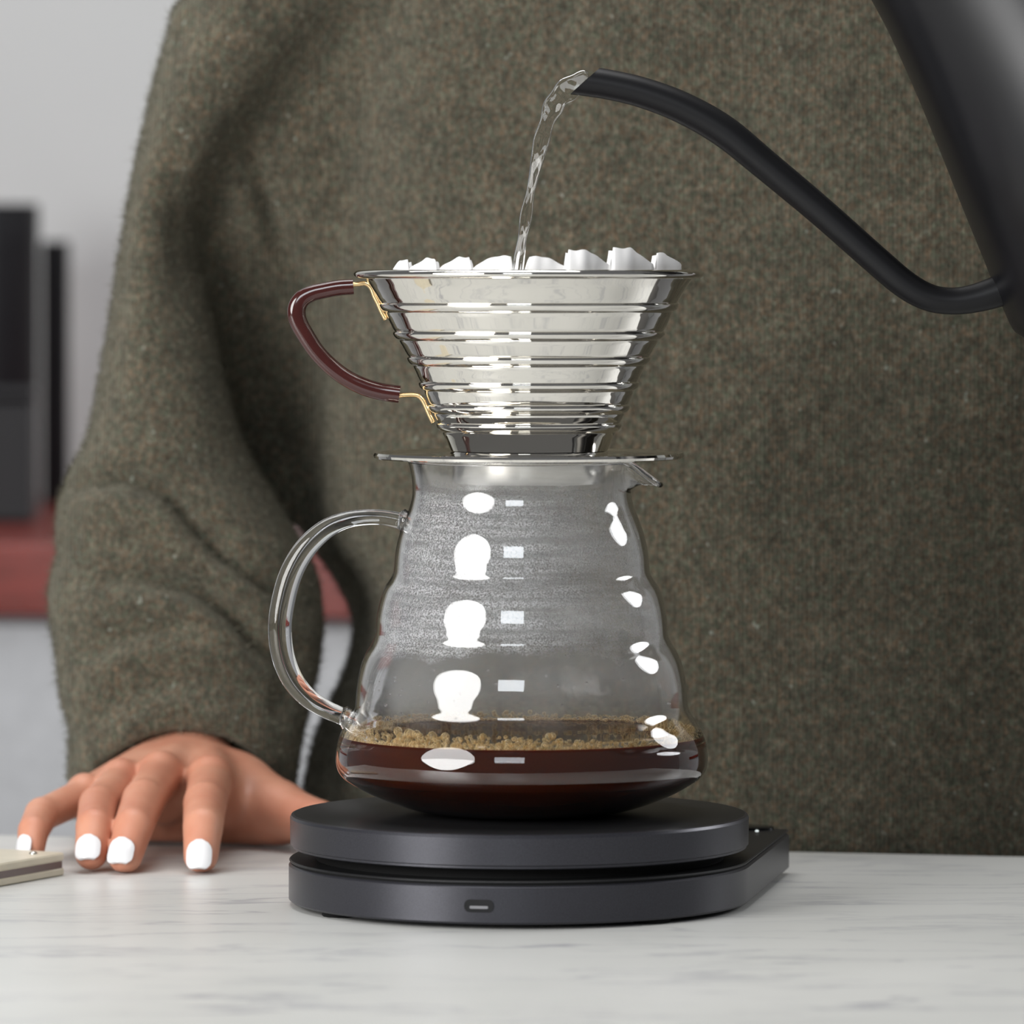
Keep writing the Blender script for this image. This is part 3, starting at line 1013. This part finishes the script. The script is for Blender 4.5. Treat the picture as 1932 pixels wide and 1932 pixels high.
# slanted cut at the mouth: the underside reaches further than the top
ax = path[0] - path[3]; ax /= np.linalg.norm(ax)
upn = np.cross(np.array([0, 1.0, 0]), ax); upn = upn if upn[2] > 0 else -upn
for ring in range(6):
    fade = 1 - ring / 6
    for k in range(n):
        for off in (0, m):
            i = ring * n + k + off
            h = (V[i] - path[ring]).dot(upn) / rad[ring]
            V[i] = V[i] - ax * (h * 24 + 6) * fade
for k in range(n):
    k2 = (k + 1) % n
    F.append((k2, k, m + k, m + k2))
mesh_obj('gooseneck_spout', V, F, 'spout_black', kettle, angle=50)
# weld collar where the spout leaves the body
cpos = U(1899, 545); cdir = path[-1] - path[-6]; cdir /= np.linalg.norm(cdir)
V, F = tube([cpos - cdir * 1.5, cpos + cdir * 1.5], 33.5, 32)
mesh_obj('spout_collar', V, F, 'steel_grey', kettle, angle=40)
# handle, out at the far side
hpts = [kc + kr * 300 + ku * 690, kc + kr * 460 + ku * 720, kc + kr * 640 + ku * 700, kc + kr * 700 + ku * 600, kc + kr * 690 + ku * 420, kc + kr * 670 + ku * 250]
V, F = tube(catmull(hpts, 6), 40, 20, squash=0.7)
mesh_obj('handle', V, F, 'kettle_black', kettle)

# ================================================================== PERSON
pc = np.array([480.0, 1650.0, FLOOR + 0.0])
person = thing('person', 'person in olive wool sweater behind the counter, hand flat with white nails', 'person', pc)

# --- hand and forearm -------------------------------------------------------
J = {
 'index':  [U(397, 1474, 945), U(387, 1517, 745), U(383, 1560, 600), U(379, 1615, 556)],
 'middle': [U(303, 1464, 965), U(270, 1512, 752), U(252, 1560, 602), U(236, 1616, 552)],
 'ring':   [U(228, 1476, 965), U(186, 1521, 765), U(179, 1560, 622), U(172, 1610, 572)],
 'little': [U(160, 1500, 950), U(78, 1538, 790), U(63, 1568, 690), U(58, 1604, 650)],
}
R4 = {'index': [50, 44.5, 40.5, 35], 'middle': [48, 43.5, 40, 34.5], 'ring': [45, 41, 38.5, 33.5], 'little': [40, 35, 32, 28]}
wrist = U(352, 1436, 1240)
lo, (GX, GY, GZ) = grid((-1110, 470, -12), (-210, 1330, 330), 4.6)
palm = None
def add(f, k):
    global palm
    palm = f if palm is None else smin(palm, f, k)
wr = {'index': wrist + [42, 0, -2], 'middle': wrist + [10, 5, 6], 'ring': wrist + [-28, 5, 2], 'little': wrist + [-66, 0, -12]}
for k in J:
    a, b_ = J[k][0], wr[k]
    add(capsule(GX, GY, GZ, a + [0, 15, -4], b_, R4[k][0] - 2, 58), 26)
add(capsule(GX, GY, GZ, wrist, U(354, 1405, 1420), 66, 84), 40)
add(capsule(GX, GY, GZ, wrist + [30, 0, -8], U(374, 1405, 1420), 60, 84), 40)
add(capsule(GX, GY, GZ, U(452, 1490, 1150), U(412, 1522, 1020), 62, 52), 40)      # thenar body
add(capsule(GX, GY, GZ, U(215, 1520, 1120), U(200, 1525, 1000), 48, 38), 40)      # heel, little-finger side
add(capsule(GX, GY, GZ, U(330, 1500, 1130), U(310, 1515, 1000), 55, 45), 40)      # palm
add(capsule(GX, GY, GZ, U(250, 1540, 1100), U(480, 1543, 1080), 50, 56), 40)      # heel of the hand on the counter
thumb = capsule(GX, GY, GZ, U(447, 1480, 1170), U(525, 1533, 1035), 66, 64)
thumb = smin(thumb, capsule(GX, GY, GZ, U(525, 1533, 1035), U(600, 1552, 930), 62, 46), 20)
thumb = smin(thumb, capsule(GX, GY, GZ, U(600, 1552, 930), U(655, 1566, 850), 45, 36), 10)
hand = smin(palm, thumb, 34)
for k in J:
    j, r = J[k], R4[k]
    f = capsule(GX, GY, GZ, j[0], j[1], r[0] - 4, r[1] - 1)
    f = smin(f, capsule(GX, GY, GZ, j[1], j[2], r[1], r[2]), 3)
    f = smin(f, capsule(GX, GY, GZ, j[2], j[3], r[2], r[3]), 3)
    # pads of the fingertip and the knuckle bumps
    f = smin(f, capsule(GX, GY, GZ, j[3] + [0, 14, -2], j[3] + [0, 15, -2], r[3] - 5, r[3] - 5), 8)
    kn = j[0] + np.array([0, -4, 16.0])
    f = smin(f, capsule(GX, GY, GZ, kn, kn + [0, 1, 0], r[0] - 12, r[0] - 12), 22)
    kn = j[1] + np.array([0, 2, 6.0])
    f = smin(f, capsule(GX, GY, GZ, kn, kn + [0, 1, 0], r[1] - 9, r[1] - 9), 14)
    hand = np.minimum(hand, smin(palm, f, 20))
hand = np.maximum(hand, 2.0 - (GZ + 0 * GX + 0 * GY))      # rests flat on the counter
hand = np.maximum(hand, (GY + 0 * GX + 0 * GZ) - 1318)
HV, HF = surface_nets(hand, lo, 4.6)
HV = relax(HV, HF, 9, 0.5)
# rest of the arm and trunk inside the clothing (plain, coarser)
arm_path = catmull([U(354, 1405, 1300), U(352, 1290, 1420), U(320, 1050, 1475), U(302, 760, 1530), U(300, 500, 1560), U(330, 330, 1575), U(430, 0, 1590)], 6)
AV, AF = tube(arm_path, np.interp(np.linspace(0, 1, len(arm_path)), [0, 0.25, 0.5, 1], [84, 95, 62, 50]), 24)
# the other arm reaches round to the kettle handle
hc = kc + kr * 692 + ku * 450
hax = ku * 0.985 + kr * 0.17
hax /= np.linalg.norm(hax)
hor = np.cross(hax, kd); hor /= np.linalg.norm(hor)
if hor.dot(kr) < 0:
    hor = -hor
glo, (GX, GY, GZ) = grid(hc - 260, hc + np.array([300, 330, 260]), 6.0)
def hp_(t, deg, rad):
    a = math.radians(deg)
    return hc + hax * t + (hor * math.cos(a) + kd * math.sin(a)) * rad
grip_h = None
for q, t in enumerate((66, 22, -22, -62)):
    rr = (21, 22, 21, 18)[q]
    pts_ = [hp_(t, dg, 44 + rr * 0.9) for dg in (35, -5, -50, -95, -140, -180)]
    f = None
    for a, b_ in zip(pts_[:-1], pts_[1:]):
        cc = capsule(GX, GY, GZ, a, b_, rr, rr * 0.96)
        f = cc if f is None else np.minimum(f, cc)
    grip_h = f if grip_h is None else smin(grip_h, f, 6)
pm = None
for t in (60, 20, -20, -55):
    cc = capsule(GX, GY, GZ, hp_(t, 40, 72), hp_(t * 0.55, 75, 215), 34, 44)
    pm = cc if pm is None else smin(pm, cc, 20)
th = smin(capsule(GX, GY, GZ, hp_(45, 75, 120), hp_(85, 130, 72), 34, 26), capsule(GX, GY, GZ, hp_(85, 130, 72), hp_(92, 200, 66), 25, 20), 10)
grip_h = smin(smin(grip_h, pm, 16), th, 18)
wr2 = hp_(0, 78, 250)
elbow2 = np.array([2080.0, 1330.0, 1350.0])
grip_h = smin(grip_h, capsule(GX, GY, GZ, wr2, wr2 + (elbow2 - wr2) * 0.25, 62, 70), 30)
grip_h = np.maximum(grip_h, -(capsule(GX, GY, GZ, hc - hax * 300, hc + hax * 300, 41.5, 41.5)))
KV, KF = surface_nets(grip_h, glo, 6.0)
KV = relax(KV, KF, 4, 0.5)
arm2 = catmull([wr2, wr2 + (elbow2 - wr2) * 0.5, elbow2, np.array([1800.0, 1600.0, 1950.0]), np.array([1250.0, 1640.0, 2480.0])], 6)
AV2, AF2 = tube(arm2, np.interp(np.linspace(0, 1, len(arm2)), [0, 0.5, 1], [60, 95, 90]), 20, ref=(0.3, 0.2, 1))
# shoulders and trunk under the sweater join the two arms
SG, SGF = tube([arm_path[-3], np.array([0, 1640.0, 1850]), np.array([500, 1650.0, 1900]), np.array([1000, 1640.0, 1960]), arm2[-1]], [75, 150, 180, 150, 95], 24, ref=(0, 0.1, 1))
NK, NKF = tube([np.array([480, 1650.0 - 0.08 * (z - 1900), z]) for z in (1900, 2600, 2900, 3150)], [200, 210, 190, 180], 32, ref=(1, 0, 0))
TR, TRF = tube([np.array([480, 1650.0, z]) for z in (1950, 1700, 1300, 900, 500, 100, -300, -600)], [150, 330, 370, 360, 330, 350, 380, 370], 32, ref=(1, 0, 0))
body = mesh_obj('body', *merge((HV, HF), (AV, AF), (KV, KF), (AV2, AF2), (SG, SGF), (TR, TRF), (NK, NKF)), 'skin', person, label='hand resting on the counter with spread bent fingers')
# nails
def nail(k, roll, Lh, width=46, tipshift=0.2):
    j, r = J[k], R4[k]
    b_ = j[3] - j[2]; b_ /= np.linalg.norm(b_)
    b_ = b_ * 0.85 + np.array([0, 0.0, -0.25]); b_ /= np.linalg.norm(b_)
    up = np.array([0, -0.6, 0.8]); nrm = up - b_ * up.dot(b_); nrm /= np.linalg.norm(nrm)
    sd = np.cross(b_, nrm)
    if sd[0] < 0:
        sd = -sd
    cr, sr_ = math.cos(math.radians(roll)), math.sin(math.radians(roll))
    n2 = nrm * cr + sd * sr_
    s2 = sd * cr - nrm * sr_
    c = j[3] + b_ * (r[3] * tipshift)
    V, F = [], []
    nu, nv = 10, 12
    for lay in (0, 1):
        for i in range(nu + 1):
            u_ = -1 + 2 * i / nu
            for q in range(nv + 1):
                w = -1 + 2 * q / nv
                # rounded outline
                edge = math.sqrt(max(0.05, 1 - (max(0, -u_ - 0.15) / 0.85) ** 2.2)) if u_ < 0 else 1 - 0.30 * max(0, (u_ - 0.45) / 0.55) ** 2.4
                ph = math.radians(width * w * edge)
                Rn = r[3] * (1.02 - 0.06 * max(0, u_) ** 2) + (1.8 if lay == 0 else -5) - 1.5 * max(0, u_) ** 3
                V.append(c + b_ * (u_ * Lh / 2) + (n2 * math.cos(ph) + s2 * math.sin(ph)) * Rn)
    N1 = (nu + 1) * (nv + 1)
    for i in range(nu):
        for q in range(nv):
            a = i * (nv + 1) + q
            F.append((a, a + 1, a + nv + 2, a + nv + 1))
            F.append((N1 + a, N1 + a + nv + 1, N1 + a + nv + 2, N1 + a + 1))
    bd = [q for q in range(nv + 1)] + [i * (nv + 1) + nv for i in range(1, nu + 1)] + [nu * (nv + 1) + q for q in range(nv - 1, -1, -1)] + [i * (nv + 1) for i in range(nu - 1, 0, -1)]
    for a, b2 in zip(bd, bd[1:] + bd[:1]):
        F.append((a, N1 + a, N1 + b2, b2))
    mesh_obj('fingernail', V, F, 'nail_polish', body, label='white painted %s fingernail' % k if k != 'little' else 'white painted little fingernail', angle=60)
nail('index', -3, 60, 43, 0.30)
nail('middle', -12, 54, 48, 0.08)
nail('ring', -10, 52, 46, 0.08)
nail('little', -38, 46, 44, 0.1)

# --- sweater ----------------------------------------------------------------
STEP = 13.0
slo, (X, Y, Z) = grid((-1150, 880, -700), (1720, 2450, 2980), STEP)
zc = Z[0, 0, :]
def rows_at(tab, d):
    """table rows (photo y at distance d, values...) -> interpolated over z"""
    z = np.array([U(0, t[0], d)[2] for t in tab])
    o = np.argsort(z)
    return [np.interp(zc, z[o], np.array([t[i] for t in tab])[o])[None, None, :] for i in range(1, len(tab[0]))]
fT = 1 + 1600 / D
torso_tab = [(-1000, 1330), (-960, 1150), (-900, 960), (-820, 790), (-700, 660), (-560, 600), (-330, 580), (-150, 575), (0, 575), (300, 590), (600, 598), (900, 597), (990, 598), (1040, 622), (1090, 662), (1130, 680), (1170, 678), (1230, 660), (1290, 640), (1350, 612), (1400, 590), (1480, 570), (1600, 560), (1900, 580)]
tl_, = rows_at(torso_tab, 1600)
TXL = (tl_ - 966) * fT
TXR = np.interp(zc, [2000, 2500, 2700, 2850, 2930, 3000], [1420, 1400, 1290, 1050, 800, 600])[None, None, :]
txc, ta = (TXL + TXR) / 2, (TXR - TXL) / 2
TYC, TB = 1640.0, 600.0
ca, sa = math.cos(-YAW), math.sin(-YAW)
px, py = X - txc, Y - TYC - (X - txc) * math.tan(YAW)      # front follows the counter edge
ne = 2.7
bz = np.interp(zc, [-700, 0, 600, 1300, 2150, 2600, 2900, 3000], [592, 600, 592, 610, 580, 480, 330, 250])[None, None, :]
torso = ((np.abs(px / ta) ** ne + np.abs(py / bz) ** ne) ** (1 / ne) - 1) * 520
# sleeve
arm_tab = [(-1000, 1000, 1300, 1640, 120), (-900, 800, 1250, 1640, 170), (-800, 650, 1200, 1640, 220), (-650, 545, 1080, 1630, 255), (-450, 468, 960, 1620, 260), (-200, 400, 820, 1610, 260), (0, 340, 690, 1590, 250), (140, 288, 560, 1580, 235), (250, 264, 460, 1575, 220), (330, 248, 405, 1570, 205), (420, 234, 372, 1562, 200), (500, 220, 376, 1556, 200), (600, 204, 398, 1548, 205), (700, 186, 418, 1535, 210), (760, 176, 434, 1530, 215),
           (820, 163, 452, 1520, 215), (860, 146, 470, 1516, 218), (900, 122, 492, 1510, 222), (940, 110, 518, 1502, 226), (1000, 104, 556, 1490, 228), (1045, 110, 582, 1475, 230), (1075, 100, 596, 1468, 230), (1110, 92, 606, 1460, 232), (1180, 100, 613, 1440, 230), (1250, 113, 606, 1415, 225), (1310, 120, 592, 1390, 215),
           (1345, 134, 584, 1372, 210), (1370, 140, 577, 1360, 205), (1430, 138, 568, 1340, 195), (1500, 138, 560, 1325, 190), (1700, 150, 550, 1325, 190)]
al_, ar_, ay_, ab_ = rows_at(arm_tab, 1480)
fA = 1 + 1480 / D
axc, aa_ = ((al_ + ar_) / 2 - 966) * fA, (ar_ - al_) / 2 * fA
na = 2.15
anorm = (np.abs((X - axc) / aa_) ** na + np.abs((Y - ay_) / ab_) ** na) ** (1 / na)
rmean = np.minimum(aa_, ab_)
arm = (anorm - 1) * rmean
# cuff opening: slanted plane, open towards the counter
arm_hollow = arm + 34
zcut = 246 - 0.60 * (Y - 1150) - 0.0015 * (X + 680) ** 2
cut = zcut - Z
arm = np.maximum(arm, cut)
hollow = np.maximum(arm_hollow, Z - 520)
arm = np.maximum(arm, -hollow)
# web of cloth behind the arm-pit
wl = ((560 - 966) * 1.16)
wyf = np.interp(zc, [U(0, y, 1600)[2] for y in (1200, 900, 700, 560, 430, 300, 150)], [1800, 1760, 1690, 1610, 1530, 1480, 1450])[None, None, :]
webd = np.maximum(np.abs(X - (520 - 966) * 1.165) - 200, np.abs(Y - wyf - 140) - 140)
pA, pB = U(585, 1015, 1800), U(682, 1165, 1800)
ln = np.array([pB[0] - pA[0], pB[2] - pA[2]]); ln /= np.linalg.norm(ln)
side = -((X - pA[0]) * (-ln[1]) + (Z - pA[2]) * ln[0])
side = np.minimum(side, U(0, 985, 1800)[2] - Z)
web = np.maximum(np.maximum(webd, side), Z - 1750)
sw = smin(torso, arm, 40)
# blend more at the shoulder than below
kz = np.clip((Z - 1150) / 500, 0, 1)
sw = sw * (1 - kz) + smin(torso, arm, 150) * kz
sw = smin(sw, web, 60)
sw = np.maximum(sw, np.maximum(-650 - Z, Z - 2925) + 0 * X + 0 * Y)
SV, SF = surface_nets(sw, slo, STEP)
SV = relax(SV, SF, 3, 0.5)
N = vnormals(SV, SF)
# folds: creases and ridges pressed into the cloth
def project(V):
    f = 1 + V[:, 1] / D
    return V[:, 0] / f + 966, 517 - (V[:, 2] - CAMZ) / f
sx, sy = project(SV)
front = np.clip(-N[:, 1] * 1.6 + 0.25, 0, 1)
def polydist(px_, py_, pts):
    best = np.full(len(px_), 1e9); along = np.zeros(len(px_))
    tot = len(pts) - 1
    for i in range(tot):
        (x0, y0), (x1, y1) = pts[i], pts[i + 1]
        dx, dy = x1 - x0, y1 - y0
        t = np.clip(((px_ - x0) * dx + (py_ - y0) * dy) / (dx * dx + dy * dy), 0, 1)
        d = np.hypot(px_ - x0 - t * dx, py_ - y0 - t * dy)
        m_ = d < best
        best[m_] = d[m_]; along[m_] = (i + t[m_]) / tot
    return best, along
disp = np.zeros(len(SV))
for pts, w, amp in (
    ([(100, 935), (150, 905), (230, 897), (310, 922), (368, 985), (430, 1050), (500, 1105), (575, 1150)], 19, -46),
    ([(330, 880), (400, 945), (470, 1015), (545, 1070)], 40, 18),
    ([(150, 960), (230, 950), (300, 985), (360, 1050)], 30, 20),
    ([(190, 1085), (290, 1090), (375, 1110), (440, 1155), (490, 1215), (560, 1270)], 19, -46),
    ([(400, 1065), (470, 1120), (530, 1180)], 24, 24),
    ([(130, 1150), (250, 1130), (350, 1150), (420, 1210), (470, 1280)], 32, 18),
    ([(130, 1255), (220, 1200), (330, 1175), (400, 1195)], 16, -14),
    ([(140, 1300), (240, 1240), (350, 1220), (450, 1260)], 24, 12),
    ([(170, 1350), (270, 1290), (400, 1270), (500, 1320)], 16, -12),
    ([(200, 1390), (330, 1330), (450, 1350)], 22, 10),
    ([(560, 1200), (540, 1290), (520, 1370)], 22, -18),
    ([(305, 230), (285, 380), (275, 540), (270, 700)], 40, 18),
    ([(335, 240), (325, 350), (330, 470), (345, 580)], 30, -16),
    ([(465, 260), (488, 340), (518, 430), (550, 520)], 17, -26),
    ([(440, 300), (462, 390), (490, 480)], 26, 14),
    ([(580, 250), (610, 420), (625, 600), (625, 800)], 45, 18),
    ([(800, 60), (830, 260), (840, 430)], 90, 14),
    ([(1250, 560), (1330, 820), (1360, 1120), (1330, 1400)], 130, 24),
    ([(1560, 620), (1640, 900), (1650, 1250)], 120, -24),
    ([(1000, 80), (1200, 60), (1450, 100)], 110, 12),
    ([(1700, 900), (1780, 1200), (1820, 1500)], 100, 18),
):
    d_, al_g = polydist(sx, sy, pts)
    disp += amp * np.exp(-(d_ / w) ** 2) * np.clip(np.sin(np.pi * np.clip(al_g, 0.02, 0.98)), 0, 1) ** 0.6
disp += 5 * np.sin(sx / 61 + 1.3 * np.sin(sy / 140)) * np.sin(sy / 170 + 0.8)
SV = SV + N * (disp * front)[:, None]
SV = relax(SV, SF, 1, 0.25)
N = vnormals(SV, SF)
sl2 = arm2[4:]
SLV, SLF = tube(sl2, np.interp(np.linspace(0, 1, len(sl2)), [0, 0.1, 0.5, 1], [112, 120, 165, 210]), 40, ref=(0.3, 0.2, 1))
SLV = np.array(SLV) + rng.normal(size=(len(SLV), 3)) * 1.5
sweater = mesh_obj('sweater', *merge((SV, SF.tolist()), (SLV, SLF)), 'wool', person, label='fuzzy mottled olive-brown wool sweater')
# wool fuzz standing off the cloth
fc = SV[SF].mean(1)
fn = N[SF[:, 0]]
ar = np.linalg.norm(np.cross(SV[SF[:, 2]] - SV[SF[:, 0]], SV[SF[:, 3]] - SV[SF[:, 1]]), axis=1)
fx, fy = project(fc)
vis = (fn[:, 1] < 0.35) & (fx > -40) & (fx < 1980) & (fy > -40) & (fy < 1640) & (fc[:, 1] < 1900)
wgt = ar * vis * np.where(fn[:, 1] > -0.45, 2.5, 1.0)
NH = 90000
pick = rng.choice(len(fc), NH, p=wgt / wgt.sum())
uv = rng.random((NH, 2))
q4 = SV[SF[pick]]
pos = ((1 - uv[:, :1]) * (1 - uv[:, 1:]) * q4[:, 0] + uv[:, :1] * (1 - uv[:, 1:]) * q4[:, 1] + uv[:, :1] * uv[:, 1:] * q4[:, 2] + (1 - uv[:, :1]) * uv[:, 1:] * q4[:, 3])
rd = rng.normal(size=(NH, 3))
nn = N[SF[pick, 0]]
dirv = rd * 0.75 + nn * 0.75
dirv /= np.linalg.norm(dirv, axis=1)[:, None]
Lh = rng.gamma(3.0, 3.0, NH)[:, None] + 3
bend = rng.normal(size=(NH, 3)) * 0.45
mid_ = pos + dirv * Lh * 0.55
tip = mid_ + (dirv + bend) / np.linalg.norm(dirv + bend, axis=1)[:, None] * Lh * 0.5
wv_ = np.cross(dirv, rng.normal(size=(NH, 3))); wv_ /= np.linalg.norm(wv_, axis=1)[:, None]
ww = 0.55
base_a, base_b = pos - nn * 1.0 - wv_ * ww, pos - nn * 1.0 + wv_ * ww
ma, mb = mid_ - wv_ * ww * 0.8, mid_ + wv_ * ww * 0.8
HVt = np.stack([base_a, base_b, ma, mb, tip], 1).reshape(-1, 3)
i0 = np.arange(NH)[:, None] * 5
quads = np.hstack([i0, i0 + 1, i0 + 3, i0 + 2])
tris = np.hstack([i0 + 2, i0 + 3, i0 + 4])
me = bpy.data.meshes.new('wool_fuzz')
me.from_pydata(((HVt - pc) * K).tolist(), [], quads.tolist() + tris.tolist())
me.materials.append(M['fibre'])
fz = bpy.data.objects.new('wool_fuzz', me)
scene.collection.objects.link(fz)
fz.parent = sweater
fz['kind'] = 'stuff'

# ================================================================== LAYERED CASE at the left edge
a0 = U(126, 1651, 515)[:2]; a1 = U(-160, 1705, 30)[:2]
dirc = (a1 - a0) / np.linalg.norm(a1 - a0)
nrm_ = np.array([dirc[1], -dirc[0]])
if nrm_[0] > 0:
    nrm_ = -nrm_
case = thing('layered_case', 'thin cream and grey layered flat case lying by the little finger', 'case', (a0[0], a0[1], 0))
def slab(z0, z1, ins, bev):
    Lc, Wc, cr = 620, 300, 16
    pts = []
    for cx, cy, st in ((cr, cr, 180), (Lc - cr, cr, 270), (Lc - cr, Wc - cr, 0), (cr, Wc - cr, 90)):
        for a in np.linspace(st, st + 90, 6):
            pts.append((cx + (cr - ins) * math.cos(math.radians(a)), cy + (cr - ins) * math.sin(math.radians(a))))
    o = [a0 + dirc * x + nrm_ * y for x, y in pts]
    ar2 = sum(o[i][0] * o[(i + 1) % len(o)][1] - o[(i + 1) % len(o)][0] * o[i][1] for i in range(len(o)))
    if ar2 < 0:
        o = o[::-1]
    return prism(o, z0, z1, bev)
V, F = slab(1, 15, 0, 2); mesh_obj('lower_plate', V, F, 'cream_enamel', case, angle=35)
V, F = slab(15, 29, 3, 0); mesh_obj('middle_layer', V, F, 'case_grey', case, angle=35)
V, F = slab(29, 45, 0, 3); mesh_obj('upper_plate', V, F, 'cream_enamel', case, angle=35)
sp_ = a0 + dirc * 60 + nrm_ * 40
V, F = revolve([(0, 44), (9, 44), (8, 48), (4, 50), (0, 50.5)], sp_[0], sp_[1], 16)
mesh_obj('rivet', V, F, 'satin', case)
